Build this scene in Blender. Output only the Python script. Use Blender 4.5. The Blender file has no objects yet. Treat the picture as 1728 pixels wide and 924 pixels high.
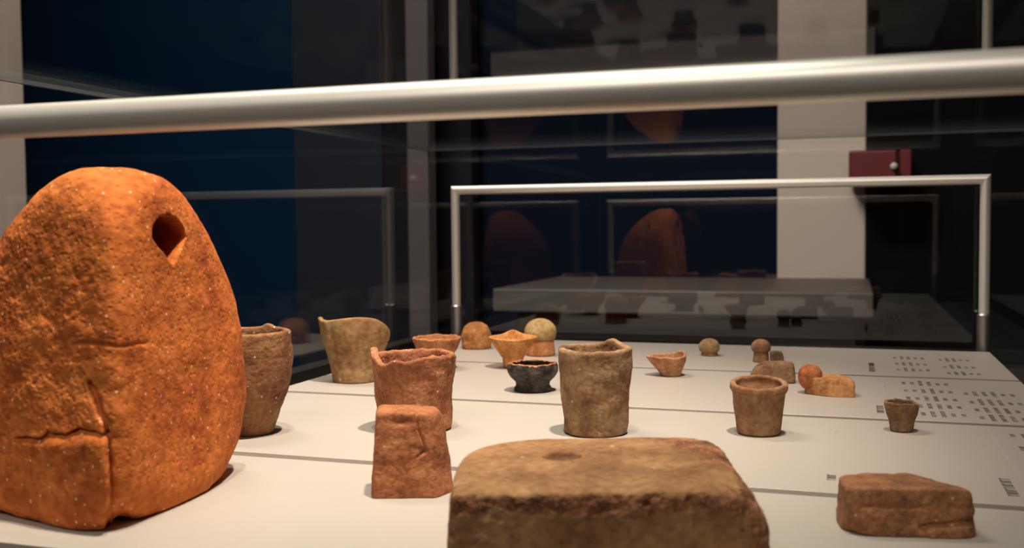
import bpy, bmesh, math, random
import numpy as np
from mathutils import Vector, Matrix, noise

random.seed(7)
scene = bpy.context.scene
C = scene.collection
PI = math.pi
Z0 = 0.90            # height of the display surface above the floor

# ------------------------------------------------------------------ camera
cam_d = bpy.data.cameras.new('camera')
cam = bpy.data.objects.new('camera', cam_d); C.objects.link(cam)
r = Vector((0.94959641, 0.31333466, -0.00938316))
u = Vector((-0.00596026, 0.04797435, 0.99883079))
w = Vector((-0.31341845, 0.9484302, -0.04742382))
M = Matrix.Identity(4)
for i in range(3):
    M[i][0] = r[i]; M[i][1] = u[i]; M[i][2] = -w[i]
M.translation = Vector((0, 0, Z0 + 0.16))
cam.matrix_world = M
cam_d.sensor_width = 36; cam_d.lens = 1733.85 / 1728 * 36
cam_d.clip_start = 0.02; cam_d.clip_end = 60
cam_d.dof.use_dof = True; cam_d.dof.focus_distance = 0.80; cam_d.dof.aperture_fstop = 11
scene.camera = cam

# ------------------------------------------------------------------ world, lights, exposure
scene.view_settings.view_transform = 'Standard'
scene.view_settings.look = 'None'
scene.view_settings.gamma = 1
scene.view_settings.use_curve_mapping = False
scene.view_settings.exposure = 0.12
scene.cycles.transparent_max_bounces = 32
scene.cycles.max_bounces = 12
wd = bpy.data.worlds.new('world'); scene.world = wd; wd.use_nodes = True
wd.node_tree.nodes['Background'].inputs[0].default_value = (0.55, 0.6, 0.75, 1)
wd.node_tree.nodes['Background'].inputs[1].default_value = 0.004

def spot(name, loc, target, power, col, size, angle, blend):
    d = bpy.data.lights.new(name, 'SPOT'); d.energy = power; d.color = col
    d.shadow_soft_size = size; d.spot_size = math.radians(angle); d.spot_blend = blend
    o = bpy.data.objects.new(name, d); C.objects.link(o); o.location = loc
    o.rotation_euler = (Vector(target) - Vector(loc)).to_track_quat('-Z', 'Y').to_euler()
    return o
def area(name, loc, target, power, col, sx, sy):
    d = bpy.data.lights.new(name, 'AREA'); d.energy = power; d.color = col
    d.shape = 'RECTANGLE'; d.size = sx; d.size_y = sy
    o = bpy.data.objects.new(name, d); C.objects.link(o); o.location = loc
    o.rotation_euler = (Vector(target) - Vector(loc)).to_track_quat('-Z', 'Y').to_euler()
    return o
# two ceiling spots over the case: a warm one to the right, a neutral one to the left
spot('spot_warm', (0.05, 0.54, Z0 + 1.75), (-0.43, 0.80, Z0), 240, (1.0, 0.81, 0.69), 0.035, 38, 1.0)
spot('spot_neutral', (-0.22, 0.42, Z0 + 1.75), (-0.36, 0.55, Z0), 72, (0.97, 1.0, 0.84), 0.04, 34, 1.0)
area('front_fill_light', (-0.3, -1.3, 2.9), (-0.2, 0.8, 0.9), 32, (1.0, 0.88, 0.80), 1.4, 1.0)  # added fill light out of view, brightens the object fronts and near rail
# dim gallery light on the walls behind
area('gallery_light', (-0.9, 1.1, 2.9), (-0.9, 3.4, 1.0), 48, (1.0, 0.86, 0.76), 0.8, 0.3)

# ------------------------------------------------------------------ helpers
def lin(c):
    return tuple((x / 255 / 12.92) if x / 255 <= 0.04045 else ((x / 255 + 0.055) / 1.055) ** 2.4 for x in c) + (1,)

def link(o, parent=None):
    C.objects.link(o)
    if parent: o.parent = parent
    return o
def mesh_obj(name, verts, faces, mats, parent=None, smooth=True):
    me = bpy.data.meshes.new(name)
    me.from_pydata([tuple(v) for v in verts], [], [tuple(f) for f in faces]); me.update()
    if smooth: me.polygons.foreach_set('use_smooth', [True] * len(me.polygons))
    for m in (mats if isinstance(mats, (list, tuple)) else [mats]): me.materials.append(m)
    return link(bpy.data.objects.new(name, me), parent)
def bm_obj(name, bm, mats, parent=None, smooth=False):
    me = bpy.data.meshes.new(name); bm.to_mesh(me); bm.free()
    if smooth: me.polygons.foreach_set('use_smooth', [True] * len(me.polygons))
    for m in (mats if isinstance(mats, (list, tuple)) else [mats]): me.materials.append(m)
    return link(bpy.data.objects.new(name, me), parent)
def tag(o, label, cat, group=None):
    o['label'] = label; o['category'] = cat
    if group: o['group'] = group
    return o
def struct(o): o['kind'] = 'structure'; return o
def thing(name, label, cat, loc=(0, 0, 0), rz=0, group=None):
    o = bpy.data.objects.new(name, None); C.objects.link(o)
    o.empty_display_size = 0.02
    o.location = loc; o.rotation_euler = (0, 0, rz)
    return tag(o, label, cat, group)
def box_bm(x0, x1, y0, y1, z0, z1, bev=0.0, seg=2, bm=None):
    bm2 = bmesh.new()
    mtx = Matrix.Translation(((x0 + x1) / 2, (y0 + y1) / 2, (z0 + z1) / 2)) @ Matrix.Diagonal((x1 - x0, y1 - y0, z1 - z0, 1))
    bmesh.ops.create_cube(bm2, size=1, matrix=mtx)
    if bev: bmesh.ops.bevel(bm2, geom=bm2.edges[:], offset=bev, segments=seg, affect='EDGES', profile=0.5)
    if bm is None: return bm2
    me = bpy.data.meshes.new('tmp'); bm2.to_mesh(me); bm2.free(); bm.from_mesh(me); bpy.data.meshes.remove(me)
    return bm
def cyl(bm, a, b, rad, seg=32, rad2=None):
    a = Vector(a); b = Vector(b); d = b - a
    mtx = Matrix.Translation((a + b) / 2) @ d.to_track_quat('Z', 'Y').to_matrix().to_4x4()
    bmesh.ops.create_cone(bm, cap_ends=True, segments=seg, radius1=rad, radius2=rad2 or rad, depth=d.length, matrix=mtx)

# ------------------------------------------------------------------ materials
def nmat(name):
    m = bpy.data.materials.new(name); m.use_nodes = True
    nt = m.node_tree
    return m, nt, nt.nodes['Principled BSDF']
def plain(name, rgb, rough=0.6, metal=0.0, noise_amt=0.12, scale=30, spec=0.5, bump=0.0):
    m, nt, b = nmat(name)
    tc = nt.nodes.new('ShaderNodeTexCoord'); n = nt.nodes.new('ShaderNodeTexNoise')
    n.inputs['Scale'].default_value = scale; n.inputs['Detail'].default_value = 6
    nt.links.new(tc.outputs['Object'], n.inputs['Vector'])
    mx = nt.nodes.new('ShaderNodeMix'); mx.data_type = 'RGBA'
    c = lin(rgb)
    mx.inputs[6].default_value = tuple(x * (1 - noise_amt) for x in c[:3]) + (1,)
    mx.inputs[7].default_value = tuple(min(1, x * (1 + noise_amt)) for x in c[:3]) + (1,)
    nt.links.new(n.outputs['Fac'], mx.inputs[0]); nt.links.new(mx.outputs[2], b.inputs['Base Color'])
    b.inputs['Roughness'].default_value = rough; b.inputs['Metallic'].default_value = metal
    b.inputs['Specular IOR Level'].default_value = spec
    if bump:
        bp = nt.nodes.new('ShaderNodeBump'); bp.inputs['Strength'].default_value = bump; bp.inputs['Distance'].default_value = 0.002
        nt.links.new(n.outputs['Fac'], bp.inputs['Height']); nt.links.new(bp.outputs[0], b.inputs['Normal'])
    return m
def clay(name, main, dark, light, scale=70, speck=0.5, speck_col=(230, 200, 170), bump=0.6, rough=0.85, bias=0.0, pit=220, sps=4.2):
    """fired clay: two-tone mottling, pale grit and fine pitting"""
    m, nt, b = nmat(name)
    L = nt.links.new
    tc = nt.nodes.new('ShaderNodeTexCoord')
    n1 = nt.nodes.new('ShaderNodeTexNoise'); n1.inputs['Scale'].default_value = scale; n1.inputs['Detail'].default_value = 5
    n1.inputs['Roughness'].default_value = 0.62
    L(tc.outputs['Object'], n1.inputs['Vector'])
    cr = nt.nodes.new('ShaderNodeValToRGB'); e = cr.color_ramp.elements
    e[0].position = 0.36 + bias; e[0].color = lin(dark); e[1].position = 0.66 + bias; e[1].color = lin(light)
    mid = cr.color_ramp.elements.new(0.5 + bias); mid.color = lin(main)
    L(n1.outputs['Fac'], cr.inputs[0])
    n2 = nt.nodes.new('ShaderNodeTexNoise'); n2.inputs['Scale'].default_value = scale * 7; n2.inputs['Detail'].default_value = 4
    L(tc.outputs['Object'], n2.inputs['Vector'])
    mul = nt.nodes.new('ShaderNodeMix'); mul.data_type = 'RGBA'; mul.blend_type = 'MULTIPLY'; mul.inputs[0].default_value = 0.7
    cr2 = nt.nodes.new('ShaderNodeValToRGB'); cr2.color_ramp.elements[0].position = 0.3; cr2.color_ramp.elements[0].color = (0.5, 0.45, 0.42, 1)
    cr2.color_ramp.elements[1].position = 0.6
    L(n2.outputs['Fac'], cr2.inputs[0]); L(cr.outputs[0], mul.inputs[6]); L(cr2.outputs[0], mul.inputs[7])
    v = nt.nodes.new('ShaderNodeTexVoronoi'); v.inputs['Scale'].default_value = scale * sps
    L(tc.outputs['Object'], v.inputs['Vector'])
    lt = nt.nodes.new('ShaderNodeMath'); lt.operation = 'LESS_THAN'; lt.inputs[1].default_value = 0.17
    L(v.outputs['Distance'], lt.inputs[0])
    sp = nt.nodes.new('ShaderNodeSeparateColor'); L(v.outputs['Color'], sp.inputs[0])
    gt = nt.nodes.new('ShaderNodeMath'); gt.operation = 'GREATER_THAN'; gt.inputs[1].default_value = 1 - 0.28 * speck
    L(sp.outputs[0], gt.inputs[0])
    an = nt.nodes.new('ShaderNodeMath'); an.operation = 'MULTIPLY'; L(lt.outputs[0], an.inputs[0]); L(gt.outputs[0], an.inputs[1])
    an2 = nt.nodes.new('ShaderNodeMath'); an2.operation = 'MULTIPLY'; L(an.outputs[0], an2.inputs[0]); an2.inputs[1].default_value = 0.75
    mx = nt.nodes.new('ShaderNodeMix'); mx.data_type = 'RGBA'; mx.inputs[7].default_value = lin(speck_col)
    L(an2.outputs[0], mx.inputs[0]); L(mul.outputs[2], mx.inputs[6]); L(mx.outputs[2], b.inputs['Base Color'])
    b.inputs['Roughness'].default_value = rough; b.inputs['Specular IOR Level'].default_value = 0.25
    v2 = nt.nodes.new('ShaderNodeTexVoronoi'); v2.inputs['Scale'].default_value = pit; L(tc.outputs['Object'], v2.inputs['Vector'])
    cl = nt.nodes.new('ShaderNodeMath'); cl.operation = 'MINIMUM'; cl.inputs[1].default_value = 0.35; L(v2.outputs['Distance'], cl.inputs[0])
    ad = nt.nodes.new('ShaderNodeMath'); ad.operation = 'ADD'; L(cl.outputs[0], ad.inputs[0]); L(n2.outputs['Fac'], ad.inputs[1])
    bp = nt.nodes.new('ShaderNodeBump'); bp.inputs['Strength'].default_value = bump; bp.inputs['Distance'].default_value = 0.0016
    L(ad.outputs[0], bp.inputs['Height']); L(bp.outputs[0], b.inputs['Normal'])
    return m

def glass_mat():
    m = bpy.data.materials.new('case_glass'); m.use_nodes = True
    nt = m.node_tree; nt.nodes.clear(); L = nt.links.new
    out = nt.nodes.new('ShaderNodeOutputMaterial'); mix = nt.nodes.new('ShaderNodeMixShader')
    tr = nt.nodes.new('ShaderNodeBsdfTransparent'); tr.inputs[0].default_value = (0.975, 0.985, 0.98, 1)
    gl = nt.nodes.new('ShaderNodeBsdfGlossy'); gl.inputs['Roughness'].default_value = 0.0
    geo = nt.nodes.new('ShaderNodeNewGeometry')
    ma = nt.nodes.new('ShaderNodeMath'); ma.operation = 'MULTIPLY_ADD'   # 1.5 from outside, 1/1.5 from inside the pane
    ma.inputs[1].default_value = 1 / 1.5 - 1.5; ma.inputs[2].default_value = 1.5
    L(geo.outputs['Backfacing'], ma.inputs[0])
    fr = nt.nodes.new('ShaderNodeFresnel'); L(ma.outputs[0], fr.inputs['IOR'])
    L(fr.outputs[0], mix.inputs[0]); L(tr.outputs[0], mix.inputs[1]); L(gl.outputs[0], mix.inputs[2]); L(mix.outputs[0], out.inputs[0])
    return m
GLASS = glass_mat()
GEDGE = plain('polished_glass_edge', (96, 102, 102), 0.35, 0.0, 0.05, spec=0.8)
WHITE = plain('white_panel_laminate', (178, 169, 159), 0.45, 0, 0.015, 8)
BOARD = plain('grey_beige_backing', (166, 154, 142), 0.7)
BLACK = plain('black_base_paint', (34, 30, 27), 0.55)
STEEL = plain('brushed_steel_tube', (250, 244, 234), 0.42, 0.55, 0.03, 60)
STEEL2 = plain('satin_steel_sleeve', (190, 186, 182), 0.42, 1.0, 0.03, 60)
INK = plain('grey_print_ink', (122, 112, 104), 0.7)
INKD = plain('dark_print_ink', (48, 42, 40), 0.7)
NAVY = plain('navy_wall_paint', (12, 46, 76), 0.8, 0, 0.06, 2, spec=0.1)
DARK = plain('near_black_wall_paint', (12, 18, 26), 0.8, 0, 0.1, 2, spec=0.1)
GREYW = plain('dark_grey_wall_paint', (46, 52, 64), 0.8, 0, 0.08, 2, spec=0.1)
BROWNW = plain('dark_brown_wall_paint', (36, 34, 40), 0.8, 0, 0.08, 2, spec=0.1)
BEIGE = plain('beige_column_paint', (206, 191, 179), 0.75, 0, 0.05, 3)
CARPET = plain('dark_carpet', (28, 28, 30), 0.95, 0, 0.2, 60)
RED = plain('dark_red_enamel', (104, 18, 28), 0.45)

# ------------------------------------------------------------------ room
def wallbox(name, x0, x1, y0, y1, z0, z1, m, bev=0):
    return struct(bm_obj(name, box_bm(x0, x1, y0, y1, z0, z1, bev), m))
wallbox('floor', -4.2, 3.2, -2.2, 4.2, -0.05, 0.0, CARPET)
wallbox('ceiling', -4.2, 3.2, -2.2, 4.2, 3.2, 3.25, DARK)
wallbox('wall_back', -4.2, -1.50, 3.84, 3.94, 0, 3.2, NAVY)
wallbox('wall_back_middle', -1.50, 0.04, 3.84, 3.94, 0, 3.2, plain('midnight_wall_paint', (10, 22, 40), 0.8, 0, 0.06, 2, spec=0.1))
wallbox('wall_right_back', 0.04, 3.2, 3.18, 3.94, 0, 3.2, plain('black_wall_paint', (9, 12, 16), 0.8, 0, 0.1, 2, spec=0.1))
wallbox('wall_left', -4.2, -2.372, 2.40, 2.50, 0, 3.2, BEIGE)
wallbox('wall_side_left', -4.25, -4.2, -2.2, 4.2, 0, 3.2, DARK)
wallbox('wall_side_right', 3.2, 3.25, -2.2, 4.2, 0, 3.2, DARK)
wallbox('wall_front', -4.2, 3.2, -2.25, -2.2, 0, 3.2, DARK)
wallbox('wall_partition_grey', -2.10, -1.72, 3.62, 3.72, 0, 3.2, GREYW)
wallbox('wall_partition_brown', -1.72, -1.36, 3.64, 3.72, 0, 3.2, BROWNW)
wallbox('trim_1', -1.472, -1.388, 3.30, 3.36, 0, 3.2, plain('mid_grey_trim_paint', (100, 94, 94), 0.8, 0, 0.05, 2), 0.004)

t = thing('square_column', 'square beige column standing behind the display case', 'column', (-0.086, 3.2, 0))
bm_obj('shaft', box_bm(-0.127, 0.126, 0, 0.3, 0, 3.2, 0.006), BEIGE, t)
bm_obj('wall_plate', box_bm(-0.085, 0.005, -0.008, 0.0, Z0 - 0.15, Z0 - 0.03, 0.003), plain('pale_plate', (226, 218, 208), 0.5), t)

t = thing('red_wall_box', 'dark red box with a pale knob, fixed to the dark wall beside the column', 'box', (0.072, 3.18, Z0 + 0.265))
bm_obj('housing', box_bm(-0.08, 0.045, -0.2, 0, 0, 0.09, 0.006), RED, t)
bm_obj('side_flap', box_bm(0.052, 0.082, -0.19, 0, 0, 0.09, 0.004), RED, t)
bm = bmesh.new(); cyl(bm, (0.036, -0.215, 0.045), (0.036, -0.198, 0.045), 0.009, 20)
bm_obj('knob', bm, plain('pale_knob', (220, 215, 205), 0.4), t, True)
bm_obj('back_bracket', box_bm(0.045, 0.052, -0.18, 0, 0.01, 0.08), BLACK, t)

t = thing('display_table', 'low-lit grey display table seen through the back glass, left of the column', 'table', (-0.35, 2.85, 0))
bm_obj('tabletop', box_bm(-0.54, 0.40, -0.32, 0.32, Z0 - 0.065, Z0 - 0.005, 0.004), plain('grey_table_laminate', (92, 88, 86), 0.5), t)
bm_obj('base', box_bm(-0.48, 0.36, -0.28, 0.28, 0, Z0 - 0.065), BLACK, t)
bm = bmesh.new(); cyl(bm, (0.0, -0.326, Z0 - 0.045), (0.0, -0.318, Z0 - 0.045), 0.006, 16)
bm_obj('lock', bm, BLACK, t, True)

# ------------------------------------------------------------------ the display case
GX0, GX1, GY0, GY1, GT = -0.597, 0.219, 0.325, 1.418, Z0 + 0.2706
th = 0.004
case = thing('display_case', 'large museum display case with a black base and four white printed panels', 'display case', (-0.189, 0.87, 0))
def cpart(name, bm, m, smooth=False):
    o = bm_obj(name, bm, m, case, smooth); o.location = (0.189, -0.87, 0); return o
# black base with a raised rim outside the glass
cpart('base', box_bm(GX0 - 0.03, GX1 + 0.03, GY0 - 0.03, GY1 + 0.03, 0.0, Z0 - 0.022), BLACK)
bm = bmesh.new()
box_bm(GX0 - 0.03, GX1 + 0.03, GY1 + th, GY1 + 0.03, Z0 - 0.022, Z0 - 0.006, bm=bm)
box_bm(GX0 - 0.03, GX1 + 0.03, GY0 - 0.03, GY0 - th, Z0 - 0.022, Z0 - 0.006, bm=bm)
box_bm(GX0 - 0.03, GX0 - th, GY0 - th, GY1 + th, Z0 - 0.022, Z0 - 0.006, bm=bm)
box_bm(GX1 + th, GX1 + 0.03, GY0 - th, GY1 + th, Z0 - 0.022, Z0 - 0.006, bm=bm)
cpart('rim', bm, BLACK)
def pane(x0, x1, y0, y1, z0, z1, thin):
    bm = box_bm(x0, x1, y0, y1, z0, z1)
    for f in bm.faces:
        f.material_index = 0 if abs(f.normal[thin]) > 0.5 else 1
    o = bm_obj('glass_pane', bm, [GLASS, GEDGE], hood); o.location = (0.189, -0.87, -zb); return o
zb = Z0 - 0.022
hood = thing('glass_hood', 'clear glass hood with polished edges covering the whole display', 'glass cover', (-0.189, 0.87, zb))
pane(GX0 - th, GX0, GY0 - th, GY1 + th, zb, GT, 0)
pane(GX1, GX1 + th, GY0 - th, GY1 + th, zb, GT, 0)
pane(GX0, GX1, GY1, GY1 + th, zb, GT, 1)
pane(GX0, GX1, GY0 - th, GY0, zb, GT, 1)
pane(GX0 - th, GX1 + th, GY0 - th, GY1 + th, GT, GT + th, 2)
cpart('backing_board', box_bm(-0.535, 0.157, 0.416, 1.363, Z0 - 0.0218, Z0 - 0.0042), BOARD)
# four white panels with narrow open joints
seams = [0.412, 0.6253, 0.8775, 1.1273, 1.3674]
for k in range(4):
    g0 = 0 if k == 0 else 0.0055
    g1 = 0 if k == 3 else 0.0055
    cpart('panel', box_bm(-0.539, 0.161, seams[k] + g0, seams[k + 1] - g1, Z0 - 0.0042, Z0, 0.0003, 1), WHITE)

JOINT = plain('grey_joint_rubber', (112, 100, 92), 0.8)
for k in (1, 2, 3):
    cpart('joint_strip', box_bm(-0.539, 0.161, seams[k] - 0.0054, seams[k] + 0.0054, Z0 - 0.0042, Z0 - 0.0005), JOINT)

# ------------------------------------------------------------------ printed lettering on the panels (too small to read in the photograph)
def words(name, items, m):
    """items: (x, y0, y1, size): one printed word running along y, as small letter strokes"""
    bm = bmesh.new(); rr = random.Random(len(items))
    for x, y0, y1, s in items:
        y = y0
        while y < y1 - 0.0004:
            wl = s * rr.uniform(0.35, 0.6)
            k = rr.randrange(3)
            box_bm(x - s / 2, x + s / 2, y, y + s * 0.16, Z0, Z0 + 0.00012, bm=bm)
            if k != 0: box_bm(x - s / 2, x + s / 2, y + wl * 0.8, y + wl * 0.8 + s * 0.16, Z0, Z0 + 0.00012, bm=bm)
            if k != 1: box_bm(x - s / 2, x - s / 2 + s * 0.2, y, y + wl * 0.8, Z0, Z0 + 0.00012, bm=bm)
            if k == 2: box_bm(x + s * 0.1, x + s * 0.3, y, y + wl * 0.8, Z0, Z0 + 0.00012, bm=bm)
            y += wl + s * 0.25
    return cpart(name, bm, m)
def block(x0, dx, rows, ncol, longs):
    it = []
    rr = random.Random(int(x0 * 1e4))
    for ri, yc in enumerate(rows):
        for ci in range(ncol):
            ln = 0.010 + rr.random() * 0.006
            if ci in longs: ln = 0.024 + rr.random() * 0.008
            it.append((x0 + ci * dx, yc - ln * 0.4, yc + ln * 0.6, 0.0036))
    return it
T = []
T += block(0.0495, 0.0074, [1.180, 1.228, 1.282], 5, (1, 2))
T += block(0.0985, 0.0072, [1.165, 1.215, 1.275], 5, (1, 2))
T += block(0.0500, 0.0078, [0.912, 0.950, 0.990, 1.035, 1.082], 6, (2, 3))
T += block(0.1020, 0.0078, [0.905, 0.942, 0.982, 1.030], 6, (1, 2, 3))
T += block(0.1150, 0.0080, [0.70, 0.745, 0.789, 0.836], 5, (2, 3))
words('small_print', T, INK)['kind'] = 'stuff'
words('printed_heading', [(0.0222, 1.158, 1.228, 0.0058)], INKD)
words('printed_heading', [(0.0243, 0.908, 0.945, 0.0058)], INKD)
words('printed_heading', [(0.0908, 0.652, 0.694, 0.0062)], INKD)
words('printed_number', [(-0.011, 0.662, 0.674, 0.0055)], INKD)
FAINT = plain('faint_ink', (186, 180, 172), 0.7)
words('faint_print', [(0.0335, 1.03, 1.075, 0.004)], FAINT)
words('faint_print', [(-0.009, 0.815, 0.822, 0.004)], FAINT)
cpart('printed_line', box_bm(0.1005, 0.1011, 0.645, 0.865, Z0, Z0 + 0.0001), plain('pale_grey_ink', (178, 172, 166), 0.7))

# ------------------------------------------------------------------ two steel frames inside the hood
def tube_frame(y, x0, x1, ztop, rad, label, seg=48):
    t = thing('tube_frame', label, 'rail', ((x0 + x1) / 2, y, Z0 - 0.022), 0, None)
    ox = (x0 + x1) / 2; H = ztop - (Z0 - 0.022); a = x0 - ox; b = x1 - ox
    # crossbar with mitred ends
    def mitre(p0, p1, p2, side):
        pass
    def tube(pts_fn, name, m):
        vs = []; fs = []
        for ring in range(2):
            for k in range(seg):
                vs.append(pts_fn(ring, 2 * PI * k / seg))
        for k in range(seg):
            k2 = (k + 1) % seg
            fs.append((k, k2, seg + k2, seg + k))
        o = mesh_obj(name, vs, fs, m, t); return o
    def bar(ring, an):
        dy = rad * math.cos(an); dz = rad * math.sin(an)
        return ((a - dz) if ring == 0 else (b + dz), dy, H + dz)
    tube(bar, 'crossbar', STEEL)
    for s, xx in ((-1, a), (1, b)):
        def post(ring, an, s=s, xx=xx):
            dx = rad * math.cos(an); dy = rad * math.sin(an)
            return (xx + dx, dy, 0.05 if ring == 0 else H + s * dx)
        tube(post, 'post', STEEL)
        bm = bmesh.new(); cyl(bm, (xx, 0, 0), (xx, 0, 0.022 + 0.043), rad * 1.32, 32)
        cyl(bm, (xx, 0, 0.065), (xx, 0, 0.067), rad * 1.32, 32, rad * 1.02)
        o = bm_obj('sleeve', bm, STEEL2, t, False)
    return t
tube_frame(1.392, -0.5454, 0.157, Z0 + 0.2112, 0.0062, 'slender steel tube frame standing at the back edge of the white panels')
tube_frame(0.392, -0.556, 0.178, Z0 + 0.2112, 0.0078, 'thick steel tube rail crossing the foreground above the objects')

# ------------------------------------------------------------------ shape builders for the clay objects
_ico = {}
def ico(sub):
    if sub not in _ico:
        bm = bmesh.new(); bmesh.ops.create_icosphere(bm, subdivisions=sub, radius=1)
        _ico[sub] = (np.array([v.co[:] for v in bm.verts]), [tuple(v.index for v in f.verts) for f in bm.faces]); bm.free()
    return _ico[sub]
def fbm(P, scale, octv=4, seed=0):
    o = Vector((seed * 3.1, seed * 1.7, seed * 5.3))
    return np.array([noise.fractal(Vector(p) * scale + o, 0.9, 2.1, octv) for p in P.tolist()])
def pits(P, scale, seed=0):
    o = Vector((seed * 3.1, seed * 1.7, seed * 5.3))
    d = np.array([noise.voronoi(Vector(p) * scale + o)[0][0] for p in P.tolist()])
    return np.clip(1 - d / 0.42, 0, 1)
def blob(planes, p, sub, c):
    """rounded convex solid: planes = (normal, point on plane) in local metres, p = edge sharpness"""
    D, F = ico(sub); c = np.array(c, float)
    f = np.zeros(len(D))
    for n, q in planes:
        n = np.array(n, float); n /= np.linalg.norm(n)
        d = float(n @ (np.array(q, float) - c))
        f += np.clip(D @ n / d, 0, None) ** p
    return c + D / (f ** (1 / p))[:, None], D, F
def seat(V, depth=0.0015):
    V = V.copy(); z = V[:, 2]; V[:, 2] = np.where(z < depth, depth * np.exp(np.clip((z - depth) / depth, -8, 0)) * 0.999, z)
    V[:, 2] -= V[:, 2].min(); return V
def polydist(U, Zc, pts):
    best = np.full(len(U), 9.0)
    for (x0, y0), (x1, y1) in zip(pts[:-1], pts[1:]):
        dx, dy = x1 - x0, y1 - y0; tt = np.clip(((U - x0) * dx + (Zc - y0) * dy) / (dx * dx + dy * dy), 0, 1)
        best = np.minimum(best, np.hypot(U - x0 - tt * dx, Zc - y0 - tt * dy))
    return best
def vessel(prof, wall, inner, N=112, M_=46, rim=None, rad=None, jag=0.0, lump=0.0006, seed=1, shear=(0, 0)):
    """open clay vessel: outer profile (r, z), wall thickness, inner floor height"""
    pr = np.array(prof, float)
    s = np.concatenate([[0], np.cumsum(np.hypot(*np.diff(pr, axis=0).T))]); tt = np.linspace(0, s[-1], M_)
    ro = np.interp(tt, s, pr[:, 0]); zo = np.interp(tt, s, pr[:, 1])
    H = pr[-1, 1]
    rows = [(0.0, 0.0), (ro[0] * 0.5, 0.0), (ro[0] * 0.93, 0.0)] + [(a, b) for a, b in zip(ro, zo)]
    rows[3] = (ro[0], wall * 0.25)
    rt = ro[-1]
    for k in range(1, 5):          # rounded rim
        a = PI * k / 5
        rows.append((rt - wall / 2 + wall / 2 * math.cos(a), H + wall * 0.35 * math.sin(a)))
    n_in = 22
    for k in range(n_in + 1):
        z = H - (H - inner) * k / n_in
        rr = np.interp(z, zo, ro) - wall - (wall * 0.6) * (k / n_in) ** 3
        rows.append((max(rr, 0.001), z))
    rows += [(rows[-1][0] * 0.5, inner), (0.0, inner)]
    R_ = np.array([q[0] for q in rows]); Zr = np.array([q[1] for q in rows])
    th_ = np.linspace(0, 2 * PI, N, endpoint=False)
    RR, TT = np.meshgrid(R_, th_, indexing='ij'); ZZ = np.repeat(Zr[:, None], N, 1)
    k = np.clip(ZZ / H, 0, 1.1)
    if rad is not None: RR = RR * (1 + rad(TT, k))
    if rim is not None or jag:
        dz = np.zeros_like(ZZ)
        if rim is not None: dz = dz + rim(TT)
        if jag:
            jn = np.array([noise.fractal(Vector((math.cos(a) * 2.6 + seed, math.sin(a) * 2.6, seed * 2.0)), 0.7, 2.2, 4) for a in th_])
            dz = dz + jag * jn[None, :]
        ZZ = ZZ + dz * np.clip((k - 0.45) / 0.55, 0, 1) ** 1.5
    X = RR * np.cos(TT) + shear[0] * ZZ; Y = RR * np.sin(TT) + shear[1] * ZZ
    V = np.stack([X.ravel(), Y.ravel(), ZZ.ravel()], 1)
    nz = fbm(V, 60, 5, seed); rl = np.hypot(V[:, 0], V[:, 1]) + 1e-6
    live = (V[:, 2] > 0.0006)
    V[:, 0] += V[:, 0] / rl * nz * lump * live; V[:, 1] += V[:, 1] / rl * nz * lump * live
    nr = len(rows); F = []
    for i in range(nr - 1):
        for j in range(N):
            j2 = (j + 1) % N
            F.append((i * N + j, i * N + j2, (i + 1) * N + j2, (i + 1) * N + j))
    me = (V, F)
    return me
def clean(o):
    bm = bmesh.new(); bm.from_mesh(o.data); bmesh.ops.remove_doubles(bm, verts=bm.verts, dist=1e-6)
    bmesh.ops.recalc_face_normals(bm, faces=bm.faces); bm.to_mesh(o.data); bm.free(); o.data.update()
    o.data.polygons.foreach_set('use_smooth', [True] * len(o.data.polygons))
    return o
def ang(a): return -math.radians(a)
def put(o, x, y, rz): o.location = (x, y, Z0 + 0.0001); o.rotation_euler = (0, 0, rz); return o
def bump_at(TT, a, wdt):
    d = (TT - a + PI) % (2 * PI) - PI
    return np.exp(-(d / wdt) ** 2)

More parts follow.
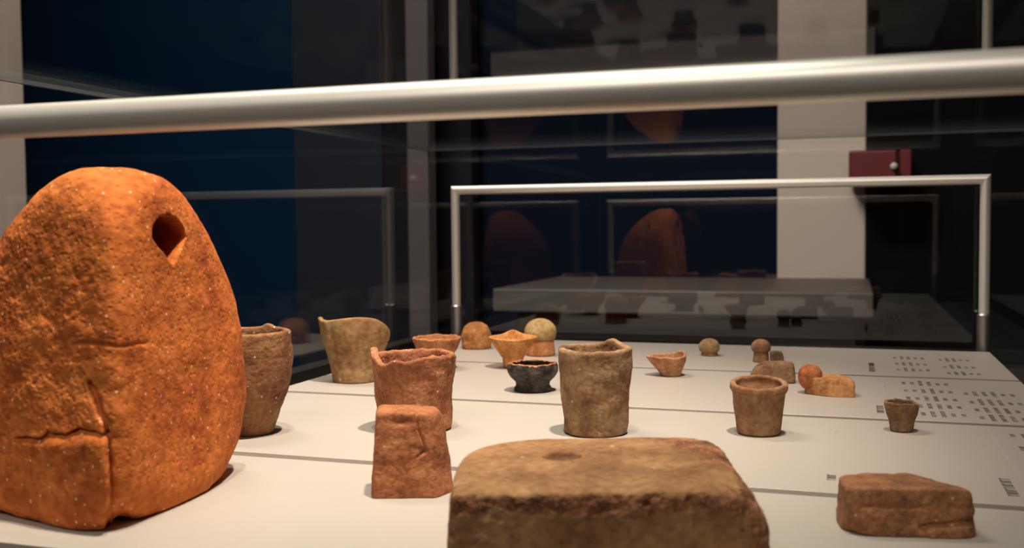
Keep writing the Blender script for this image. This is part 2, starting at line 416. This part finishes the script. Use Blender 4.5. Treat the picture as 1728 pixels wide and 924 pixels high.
# ------------------------------------------------------------------ 1. the big orange loom weight
def loom_weight():
    top = 0.198
    P = [((0, 0, 1), (0, 0, top)), ((0, 0, -1), (0, 0, -0.006)),
         ((0.3, -0.6, -0.55), (0.02, -0.052, 0.0)), ((-0.55, -0.35, -0.6), (-0.062, 0.0, 0.0)), ((0.85, 0, -0.5), (0.076, 0, 0.0)),
         ((0.827, -0.562, 0.06), (0.009, -0.068, 0.0)),
         ((-0.73, -0.686, 0.13), (-0.002, -0.066, 0.0)),
         ((1, 0.1, 0.09), (0.1035, 0, 0.035)), ((-1, 0.05, 0.10), (-0.093, 0, 0.035)),
         ((0, 1, 0.12), (0, 0.085, 0.03)),
         ((0.86, 0, 0.52), (0.085, 0, 0.138)), ((-0.80, 0, 0.62), (-0.068, 0, 0.142)),
         ((0, -0.8, 0.6), (0, -0.052, 0.150)), ((0, 0.8, 0.6), (0, 0.06, 0.155))]
    V, D, F = blob(P, 9, 8, (0, 0.01, 0.085))
    nrm = V - np.array([0, 0.01, 0.085]); nrm /= np.linalg.norm(nrm, axis=1)[:, None]
    U, Zc = V[:, 0].copy(), V[:, 2].copy()
    front = np.clip(-(V[:, 1] - 0.02) / 0.02, 0, 1)
    rough = np.clip((0.012 - U) / 0.03, 0.25, 1)
    d = 0.0032 * fbm(V, 16, 3, 3) + 0.0006 * fbm(V, 75, 4, 5) * (0.5 + rough)
    pt = pits(V, 130, 2); d -= 0.0013 * pt * (fbm(V, 30, 2, 9) > 0.05) * rough
    pt2 = pits(V, 260, 4); d -= 0.0007 * pt2 * rough
    def px(x, y): return ((x - 178) / 3060.0, (886 - y) / 3060.0)
    ca = [px(*q) for q in ((162, 648), (171, 672), (176, 695), (186, 708), (187, 745), (190, 790), (188, 840), (184, 888))]
    cb = [px(*q) for q in ((40, 752), (62, 744), (85, 742), (98, 732), (122, 735), (142, 725), (165, 727), (187, 732))]
    cc = [px(*q) for q in ((140, 584), (175, 581), (205, 586), (250, 588))]
    wob = 0.0008 * fbm(V, 120, 2, 8)
    for pts, dep, wd_ in ((ca, 0.0050, 0.0016), (cb, 0.0036, 0.0013), (cc, 0.0009, 0.0010)):
        dd = polydist(U + wob, Zc + wob, pts); d -= front * dep * np.exp(-(dd / wd_) ** 2)
    # the chip left of the upright crack stands proud, the strip right of it is sunken
    inside = 1 / (1 + np.exp(-(px(188, 0)[0] - U) / 0.0007)) * 1 / (1 + np.exp(-(px(0, 733)[1] - Zc) / 0.0008)) * np.clip((U - px(40, 0)[0]) / 0.02, 0, 1)
    d += front * 0.0026 * inside
    strip = np.exp(-((U - px(200, 0)[0]) / 0.006) ** 2) * (U > px(188, 0)[0]) * np.clip((px(0, 690)[1] - Zc) / 0.015, 0, 1)
    d -= front * 0.0040 * strip
    V = V + nrm * d[:, None]
    # suspension hole through the upper right face
    hu, hz = 0.0385, 0.1545
    q = Zc - hz
    wid = np.where(q > 0, 0.0093 * np.sqrt(np.clip(1 - (q / 0.0125) ** 2, 0, 1)), 0.0093 * np.clip(1 + q / 0.0165, 0, 1))
    wid = np.maximum(wid, 1e-5)
    e = np.abs(U - hu + 0.10 * q) / wid
    hole = np.clip((1.08 - e) / 0.22, 0, 1) * (V[:, 1] < 0.02)
    hole = hole * hole * (3 - 2 * hole)
    V = V + hole[:, None] * np.array([-0.032, 0.056, 0.002])
    V = seat(V)
    o = mesh_obj('loom_weight', V, F, clay('orange_fired_clay', (206, 112, 50), (174, 86, 40), (220, 126, 60), 26, 1.0, (240, 196, 158), 0.8, 0.9, pit=240, sps=8.5))
    return put(o, -0.4075, 0.4820, math.radians(39.5))
tag(loom_weight(), 'large bright orange clay loom weight with a hole and a cracked lower corner', 'loom weight')

# ------------------------------------------------------------------ brown foreground block
def brown_block():
    P = [((0, 0, 1), (0, 0, 0.0432)), ((0, 0, -1), (0, 0, -0.004)), ((0, -1, 0.0), (0, -0.056, 0)), ((0, 1, 0.04), (0, 0.063, 0)),
         ((1, 0.03, 0.0), (0.0680, 0, 0.02)), ((-1, 0.05, 0.03), (-0.0715, 0, 0.02)),
         ((0.75, 0.66, 0.0), (0.064, 0.050, 0)), ((-0.66, 0.75, 0), (-0.052, 0.050, 0)), ((0.6, -0.1, 0.8), (0.060, -0.02, 0.0415))]
    V, D, F = blob(P, 20, 8, (0, 0, 0.018))
    nrm = D * np.array([1, 1, 1]); U, Yv, Zc = V.T.copy()
    edge = np.exp(-((Zc - 0.036) / 0.010) ** 2) * np.clip((-Yv - 0.030) / 0.02, 0, 1) + np.clip((U - 0.040) / 0.02, 0, 1) * 0.9
    edge = np.clip(edge, 0, 1)
    d = 0.0014 * fbm(V, 25, 3, 11) + edge * (0.0010 * fbm(V, 170, 4, 5)) + 0.0003 * fbm(V, 200, 3, 6)
    d -= 0.0022 * pits(V, 150, 6) * edge * (fbm(V, 45, 2, 3) > -0.05)
    V = V + nrm * d[:, None]
    # shallow dimple and scar on the top
    top = Zc > 0.032
    ell = ((U + 0.020) / 0.0095) ** 2 + ((Yv - 0.012) / 0.0095) ** 2
    V[:, 2] -= top * 0.0070 * np.clip(1.1 - ell, 0, 1) ** 0.5
    ell2 = ((U - 0.030) / 0.016) ** 2 + ((Yv + 0.004) / 0.011) ** 2
    V[:, 2] -= top * 0.0014 * np.clip(1.1 - ell2, 0, 1)
    V = seat(V)
    base = clay('tan_brown_clay', (156, 114, 78), (134, 96, 64), (174, 132, 92), 30, 0.35, (214, 170, 140), 0.55, 0.9, pit=300)
    gritty = clay('broken_red_grit_clay', (148, 98, 68), (108, 70, 50), (182, 128, 90), 90, 1.4, (222, 176, 148), 0.8, 1.0, pit=340, sps=4.0)
    o = mesh_obj('clay_block', V, F, [base, gritty])
    fr = np.clip((-Yv - 0.030) / 0.012, 0, 1) * np.exp(-((Zc - 0.037) / 0.0045) ** 2)
    rt_ = np.clip((U - 0.030 + 0.25 * Yv) / 0.03, 0, 1)
    score = 0.9 * np.maximum(fr, rt_) + 0.35 * fbm(V, 55, 3, 61) + 0.25 * fbm(V, 260, 2, 62)
    idx = [1 if score[f[0]] > 0.55 else 0 for f in F]
    o.data.polygons.foreach_set('material_index', idx)
    return put(o, -0.1154, 0.4906, math.radians(18.3))
tag(brown_block(), 'large low brown clay block with a dimpled top in the front centre', 'clay block')

# ------------------------------------------------------------------ red-brown brick fragment
def brick_fragment():
    P = [((0, 0.05, 1), (0, 0, 0.0240)), ((0, 0, -1), (0, 0, -0.002)), ((0.03, -1, 0.10), (0, -0.0225, 0.010)), ((0, 1, 0.05), (0, 0.0235, 0)), ((-0.6, 0.8, 0), (-0.025, 0.017, 0)),
         ((-1, 0, 0.05), (-0.0325, 0, 0.01)), ((1, 0, 0.0), (0.0355, 0, 0)), ((0.75, 0.35, 0.50), (0.0180, 0.008, 0.0230)),
         ((0.6, 0.8, 0), (0.024, 0.014, 0)), ((0.75, -0.55, -0.1), (0.032, -0.016, 0.006)), ((-0.5, -0.6, -0.5), (-0.03, -0.018, 0.002))]
    V, D, F = blob(P, 14, 7, (0, 0, 0.011)); U, Yv, Zc = V.T.copy()
    d = 0.0012 * fbm(V, 55, 3, 21) + 0.0004 * fbm(V, 180, 4, 5)
    lip = np.clip((-Yv - 0.012) / 0.006, 0, 1)
    d -= 0.0022 * lip * np.exp(-((Zc - 0.0055 - 0.15 * (U - 0.010)) / 0.0016) ** 2) * np.clip((U - 0.002) / 0.004, 0, 1)
    d += 0.0012 * lip * (Zc < 0.006) * (U > 0.008)
    d -= 0.0010 * lip * np.exp(-((Zc - 0.0155) / 0.0012) ** 2) * (fbm(V, 90, 2, 2) > 0)
    V = V + D * d[:, None]; V = seat(V)
    m = clay('red_brown_brick_clay', (160, 108, 74), (124, 88, 62), (178, 124, 84), 60, 0.15, (220, 190, 165), 0.4, 0.8, pit=320)
    return put(mesh_obj('brick_fragment', V, F, m), 0.0263, 0.5735, math.radians(10))
tag(brick_fragment(), 'reddish brown brick fragment with a chipped right end at the lower right', 'brick')

# ------------------------------------------------------------------ small loom weight
def small_weight():
    P = [((0.05, 0, 1), (0, 0, 0.0500)), ((0, 0, -1), (0, 0, -0.003)), ((-0.10, -1, 0.10), (0, -0.021, 0)), ((0, 1, 0.14), (0, 0.021, 0)),
         ((-1, 0, 0.07), (-0.0240, 0, 0.0)), ((1, 0.15, 0.10), (0.0250, 0, 0.0)), ((0.85, -0.6, 0.12), (0.0215, -0.0125, 0.0)), ((0.8, 0, 0.6), (0.0172, 0, 0.0485))]
    V, D, F = blob(P, 17, 7, (0, 0, 0.024)); U, Yv, Zc = V.T.copy()
    fr = np.clip((-Yv - 0.006) / 0.006, 0, 1)
    d = 0.0009 * fbm(V, 55, 3, 31) + 0.0003 * fbm(V, 200, 4, 5)
    crack = [(0.0035, 0.0495), (0.0045, 0.040), (0.0075, 0.033), (0.0085, 0.0275), (0.004, 0.0245)]
    d -= fr * 0.0014 * np.exp(-(polydist(U, Zc, crack) / 0.0008) ** 2)
    d -= fr * 0.0022 * np.exp(-((Zc - 0.0455) / 0.0026) ** 2) * np.exp(-((U + 0.006) / 0.008) ** 2)
    d -= fr * 0.0016 * np.exp(-(np.hypot(U - 0.008, Zc - 0.0275) / 0.0016) ** 2)
    V = V + D * d[:, None]; V = seat(V)
    m = clay('salmon_brown_clay', (170, 106, 68), (140, 84, 54), (188, 124, 82), 60, 0.1, (210, 160, 130), 0.35, 0.85, pit=350)
    return put(mesh_obj('loom_weight', V, F, m), -0.2531, 0.5675, math.radians(24))
tag(small_weight(), 'small salmon-brown flat-topped loom weight standing before the broken cup', 'loom weight')

# ------------------------------------------------------------------ open vessels
def add_vessel(name, data, m, x, y, a, label, cat, group=None, extra=0):
    o = clean(mesh_obj(name, data[0], data[1], m))
    put(o, x, y, ang(a) + extra); return tag(o, label, cat, group)

# tall beaker half hidden behind the orange weight
D_ = vessel([(0.0175, 0), (0.0185, 0.004), (0.0195, 0.008), (0.0245, 0.018), (0.0290, 0.030), (0.0318, 0.042), (0.0330, 0.055), (0.0335, 0.068), (0.0332, 0.0785)],
            0.005, 0.012, jag=0.0006, seed=4, rim=lambda T: 0.003 * bump_at(T, 1.0, 0.16), lump=0.0012)
add_vessel('beaker', D_, clay('grey_brown_gritty_clay', (146, 100, 66), (110, 72, 48), (160, 118, 78), 45, 0.9, (220, 190, 160), 0.6), -0.4449, 0.6907, -32.8,
           'tall gritty brown beaker half hidden behind the large orange weight', 'beaker')
# wide spouted pot
def wr(T, k):
    return (0.10 * np.cos(T) ** 2 * k + 0.07 * bump_at(T, 0.0, 0.9) * np.exp(-((k - 0.75) / 0.25) ** 2) + 0.05 * bump_at(T, PI, 0.35) * k ** 2
            - 0.06 * bump_at(T, PI + 0.75, 0.10) * k - 0.02 * bump_at(T, 5.2, 0.5) * k)
D_ = vessel([(0.0235, 0), (0.0240, 0.006), (0.0242, 0.014), (0.0262, 0.022), (0.0288, 0.034), (0.0310, 0.046), (0.0322, 0.056), (0.0322, 0.0615)],
            0.0045, 0.008, seed=6, rad=wr, rim=lambda T: 0.0040 * bump_at(T, PI, 0.28) - 0.011 * bump_at(T, 0, 0.55) + 0.0055 * bump_at(T, 1.5 * PI + 0.1, 1.1) - 0.004 * bump_at(T, PI / 2, 0.9), lump=0.0010)
add_vessel('spouted_pot', D_, clay('olive_tan_clay', (164, 128, 86), (140, 100, 66), (178, 144, 100), 30, 0.15, bump=0.3), -0.4888, 0.9571, -27.1,
           'wide tan clay pot with a raised lip at its left, near the left glass', 'pot')
# broken-rimmed cup
D_ = vessel([(0.0282, 0), (0.0292, 0.004), (0.0296, 0.015), (0.0308, 0.030), (0.0322, 0.044), (0.0338, 0.0575)],
            0.0055, 0.010, seed=9, jag=0.0018, rim=lambda T: 0.0060 * bump_at(T, PI + 0.15, 0.22) - 0.0045 * bump_at(T, PI + 0.75, 0.3) + 0.001 * bump_at(T, 5.6, 0.5), lump=0.0014)
add_vessel('broken_cup', D_, clay('rosy_gritty_clay', (164, 104, 70), (134, 80, 54), (186, 128, 92), 50, 1.0, (232, 196, 168), 0.7), -0.3277, 0.7422, -23.8,
           'pinkish brown clay cup with a jagged broken rim behind the small loom weight', 'cup')
# funnel bowl behind it
D_ = vessel([(0.0120, 0), (0.0125, 0.006), (0.0165, 0.014), (0.0225, 0.022), (0.0265, 0.031), (0.0275, 0.0345)],
            0.004, 0.008, seed=12, jag=0.0012, lump=0.0007)
add_vessel('bowl', D_, clay('light_rose_clay', (184, 122, 80), (156, 98, 64), (200, 140, 96), 50, 0.4), -0.4402, 1.0617, -22.5,
           'funnel-shaped pinkish clay bowl just behind the broken cup', 'bowl')
# flared bowl
D_ = vessel([(0.0110, 0), (0.0112, 0.006), (0.0118, 0.011), (0.0165, 0.018), (0.0215, 0.026), (0.0250, 0.034)],
            0.0035, 0.014, seed=15, rad=lambda T, k: 0.10 * k ** 3 * np.cos(T) ** 2, rim=lambda T: 0.0050 * bump_at(T, PI / 2, 0.38) - 0.0015 * bump_at(T, 3 * PI / 2, 0.8), lump=0.0006)
add_vessel('bowl', D_, clay('yellow_orange_clay', (208, 146, 84), (184, 118, 64), (226, 170, 106), 50, 0.1, bump=0.3), -0.3609, 1.0931, -18.3,
           'yellow-orange flared clay bowl with a pointed back rim on a narrow foot', 'bowl')
# dark footed bowl
D_ = vessel([(0.0185, 0), (0.0185, 0.002), (0.0165, 0.006), (0.0168, 0.009), (0.0215, 0.014), (0.0245, 0.019), (0.0248, 0.023), (0.0238, 0.0260)],
            0.0042, 0.012, seed=18, jag=0.0008, lump=0.0009)
D_o = clean(mesh_obj('footed_bowl', D_[0], D_[1], [clay('charred_black_clay', (56, 50, 46), (30, 26, 24), (96, 88, 82), 80, 0.5, (150, 140, 130), 0.6, 0.6),
                                                 clay('scorched_orange_rim', (190, 120, 66), (120, 76, 48), (214, 150, 96), 60, 0.2)]))
for f in D_o.data.polygons:
    c = f.center
    if c.z > 0.0245 and f.normal.z > 0.45: f.material_index = 1
tag(put(D_o, -0.2920, 0.9442, ang(-17.2)), 'blackened small footed bowl with a scorched orange rim', 'bowl')
# central beaker
D_ = vessel([(0.0238, 0), (0.0242, 0.003), (0.0252, 0.018), (0.0268, 0.036), (0.0282, 0.052), (0.0285, 0.0640)],
            0.0058, 0.020, seed=21, jag=0.0010, rim=lambda T: 0.0050 * bump_at(T, 1.0, 0.30) - 0.001 * bump_at(T, 4.4, 0.5), lump=0.0012)
add_vessel('beaker', D_, clay('stony_brown_clay', (146, 112, 80), (114, 80, 54), (170, 138, 104), 42, 0.25, (190, 170, 140), 0.5), -0.1864, 0.7656, -13.7,
           'thick-walled brown beaker with open rim standing just behind the large brown block', 'beaker')
# tilted spout bowl
D_ = vessel([(0.0112, 0), (0.0118, 0.003), (0.0150, 0.010), (0.0178, 0.016), (0.0190, 0.0205)],
            0.003, 0.006, seed=24, jag=0.001, shear=(-0.12, 0), rad=lambda T, k: 0.24 * k * bump_at(T, PI, 0.45) - 0.08 * k * bump_at(T, 4.2, 0.4),
            rim=lambda T: 0.0045 * bump_at(T, 0.5, 0.6) - 0.0005, lump=0.0008)
add_vessel('spouted_bowl', D_, clay('peach_clay', (188, 138, 98), (160, 108, 76), (206, 160, 120), 70, 0.1, bump=0.35), -0.1801, 1.0762, -9.5,
           'tiny peach clay bowl with a pointed spout to its left, right of the central beaker', 'bowl')
# thick-rimmed cup
D_ = vessel([(0.0155, 0), (0.0162, 0.002), (0.0176, 0.012), (0.0190, 0.024), (0.0198, 0.0315), (0.0208, 0.0330), (0.0216, 0.0350), (0.0214, 0.0385)],
            0.0044, 0.012, seed=27, lump=0.0005, jag=0.0004, rim=lambda T: 0.0024 * np.sin(T) - 0.0006)
add_vessel('cup', D_, clay('tan_brown_cup_clay', (152, 114, 80), (136, 92, 60), (168, 130, 96), 34, 0.05, bump=0.25), -0.0662, 0.7952, -4.8,
           'tapered brown cup with a thick rounded rim standing right of the large beaker', 'cup')
# smallest cup
D_ = vessel([(0.0082, 0), (0.0086, 0.003), (0.0094, 0.008), (0.0114, 0.013), (0.0124, 0.018), (0.0124, 0.0218)],
            0.0026, 0.008, seed=30, jag=0.0006, rim=lambda T: -0.0015 * bump_at(T, 0, 0.7), lump=0.0005)
add_vessel('cup', D_, clay('dull_brown_clay', (138, 108, 80), (116, 84, 58), (156, 126, 98), 60, 0.05, bump=0.3), 0.0373, 0.8343, 2.6,
           'tiny dull brown cup standing on the printed text at the right', 'cup')

# ------------------------------------------------------------------ solid small pieces
def lathe(prof, N=64, seed=1, lump=0.0006, M_=40):
    pr = np.array(prof, float); s = np.concatenate([[0], np.cumsum(np.hypot(*np.diff(pr, axis=0).T))]); tt = np.linspace(0, s[-1], M_)
    R_ = np.interp(tt, s, pr[:, 0]); Zr = np.interp(tt, s, pr[:, 1])
    th_ = np.linspace(0, 2 * PI, N, endpoint=False)
    V = np.array([(a * math.cos(q), a * math.sin(q), z) for a, z in zip(R_, Zr) for q in th_])
    nz = fbm(V, 90, 3, seed); V[:, :2] *= (1 + nz * lump / (np.hypot(V[:, 0], V[:, 1]) + 0.004))[:, None]
    F = [(i * N + j, i * N + (j + 1) % N, (i + 1) * N + (j + 1) % N, (i + 1) * N + j) for i in range(M_ - 1) for j in range(N)]
    return V, F
def stopper(x, y, a, rs, rc, h, hs, ms, mc, label, seed):
    t = thing('clay_stopper', label, 'stopper', (x, y, Z0 + 0.0001), ang(a))
    V, F = lathe([(0, 0), (rs * 0.97, 0), (rs, h * 0.03), (rs * 0.96, hs * 0.6), (rs * 0.9, hs), (0, hs)], seed=seed)
    clean(mesh_obj('stem', V, F, ms, t))
    n = 9; pc = [(0, hs - 0.0005), (rc * 0.82, hs - 0.0005)]
    for k in range(n + 1):
        q = -0.45 + (PI / 2 + 0.45) * k / n; pc.append((rc * math.cos(q), hs + (h - hs) * (0.33 + 0.67 * math.sin(q)) if q > 0 else hs + (h - hs) * (0.33 + 0.72 * math.sin(q))))
    V, F = lathe(pc, seed=seed + 1)
    clean(mesh_obj('cap', V, F, mc, t))
    return t
ROSE = clay('rose_clay', (196, 128, 82), (170, 100, 64), (214, 152, 104), 60, 0.1, bump=0.3)
PALE = clay('pale_olive_clay', (190, 158, 108), (168, 130, 86), (206, 178, 130), 60, 0.05, bump=0.3)
DUN = clay('dun_clay', (160, 120, 86), (136, 96, 68), (180, 142, 108), 70, 0.05, bump=0.3)
SAND = clay('sandy_clay', (176, 146, 104), (150, 116, 80), (196, 168, 126), 70, 0.05, bump=0.3)
stopper(-0.3624, 1.2052, -16.7, 0.0180, 0.0198, 0.0455, 0.0200, ROSE, PALE, 'mushroom-shaped clay stopper with a pale olive cap behind the flared bowl', 33)
stopper(-0.1628, 1.2526, -7.4, 0.0100, 0.0125, 0.0208, 0.0050, DUN, SAND, 'small round sandy clay stopper standing alone at the back edge', 35)
stopper(-0.0981, 1.2081, -4.6, 0.0090, 0.0112, 0.0265, 0.0125, DUN, DUN, 'small dun clay stopper with a domed cap, near the back edge and the column', 37)

# domed lump left at the back
V, F = lathe([(0, 0), (0.0185, 0), (0.0197, 0.004), (0.0198, 0.014), (0.0185, 0.022), (0.0150, 0.029), (0.009, 0.0335), (0, 0.0350)], seed=40, lump=0.0016)
V[:, 0] *= 1.0
o = clean(mesh_obj('clay_lump', V, F, clay('ochre_clay', (192, 132, 78), (160, 102, 58), (208, 150, 96), 40, 0.05, bump=0.3)))
tag(put(o, -0.4641, 1.2535, ang(-20.3)), 'domed ochre clay lump at the back left, beside the frame post', 'clay lump')

# tiny lump beside the dun stopper
P = [((0, 0, 1), (0, 0, 0.0145)), ((0, 0, -1), (0, 0, -0.001)), ((1, 0, 0.2), (0.0085, 0, 0)), ((-1, 0, 0), (-0.008, 0, 0)), ((0, 1, 0), (0, 0.006, 0)), ((0, -1, 0), (0, -0.006, 0))]
V, D, F = blob(P, 5, 5, (0, 0, 0.006)); V = seat(V + D * (0.0006 * fbm(V, 120, 3, 3))[:, None], 0.0006)
tag(put(mesh_obj('clay_lump', V, F, clay('dark_dun_clay', (128, 96, 70), (104, 76, 54), (150, 114, 84), 70, 0.0, bump=0.3)), -0.0795, 1.2000, 0.1),
    'tiny dark lump of clay touching the small dun stopper near the back', 'clay lump')

# rounded box-like lamp
P = [((0, 0, 1), (0, 0, 0.0205)), ((0, 0, -1), (0, 0, -0.002)), ((1, 0, 0.1), (0.0215, 0, 0)), ((-1, 0, 0.35), (-0.0225, 0, 0.008)), ((0, 1, 0.1), (0, 0.014, 0)), ((0, -1, 0.1), (0, -0.014, 0)), ((-0.45, 0, 0.89), (-0.012, 0, 0.0195))]
V, D, F = blob(P, 6, 6, (0, 0, 0.0095)); U, Yv, Zc = V.T.copy()
V = V + D * (0.0006 * fbm(V, 90, 3, 44))[:, None]
el = ((U + 0.010) / 0.0085) ** 2 + ((Yv + 0.001) / 0.0085) ** 2
V[:, 2] -= (Zc > 0.010) * 0.0075 * np.clip(1.1 - el, 0, 1) ** 0.5
V = seat(V, 0.0008)
tag(put(mesh_obj('clay_lamp', V, F, clay('grey_tan_clay', (146, 112, 84), (122, 90, 64), (164, 130, 100), 60, 0.0, bump=0.3)), -0.0735, 1.0620, ang(-4)),
    'low rounded box-like brown clay lamp with a hollow, behind the thick-rimmed cup', 'lamp')

# knobbed slab (head-like lump on a flat body)
t = thing('knobbed_slab', 'flat yellowish clay slab with a rounded reddish knob at its left end', 'clay object', (-0.0185, 0.9990, Z0 + 0.0001), math.radians(2))
P = [((0, 0, 1), (0, 0, 0.0165)), ((0, 0, -1), (0, 0, -0.002)), ((1, 0, 0.05), (0.0225, 0, 0)), ((-1, 0, 0.1), (-0.022, 0, 0)), ((0, 1, 0.1), (0, 0.020, 0)), ((0, -1, 0.30), (0, -0.0195, 0)), ((0.35, 0, 0.93), (0.018, 0, 0.0155)), ((0.7, 0.7, 0), (0.015, 0.011, 0)), ((-0.6, -0.75, -0.1), (-0.014, -0.012, 0.004))]
V, D, F = blob(P, 12, 6, (0, 0, 0.007)); V = V + D * (0.0009 * fbm(V, 80, 3, 51))[:, None]; V = seat(V, 0.0008)
mesh_obj('slab_body', V, F, clay('yellow_ochre_slab_clay', (190, 136, 84), (166, 110, 64), (206, 152, 100), 50, 0.05, bump=0.3), t)
V, D, F = blob([((0, 0, 1), (0, 0, 0.0108)), ((0, 0, -1), (0, 0, -0.0125)), ((1, 0, 0), (0.0108, 0, 0)), ((-1, 0, 0), (-0.0108, 0, 0)), ((0, 1, 0), (0, 0.011, 0)), ((0, -1, 0), (0, -0.011, 0))], 2.4, 6, (0, 0, 0))
V = V + D * (0.0006 * fbm(V, 120, 3, 53))[:, None]
o = mesh_obj('knob', V, F, clay('red_knob_clay', (176, 104, 66), (140, 80, 50), (194, 124, 82), 60, 0.0, bump=0.3), t); o.location = (-0.0175, -0.001, 0.0160)
o['label'] = 'rounded reddish knob'
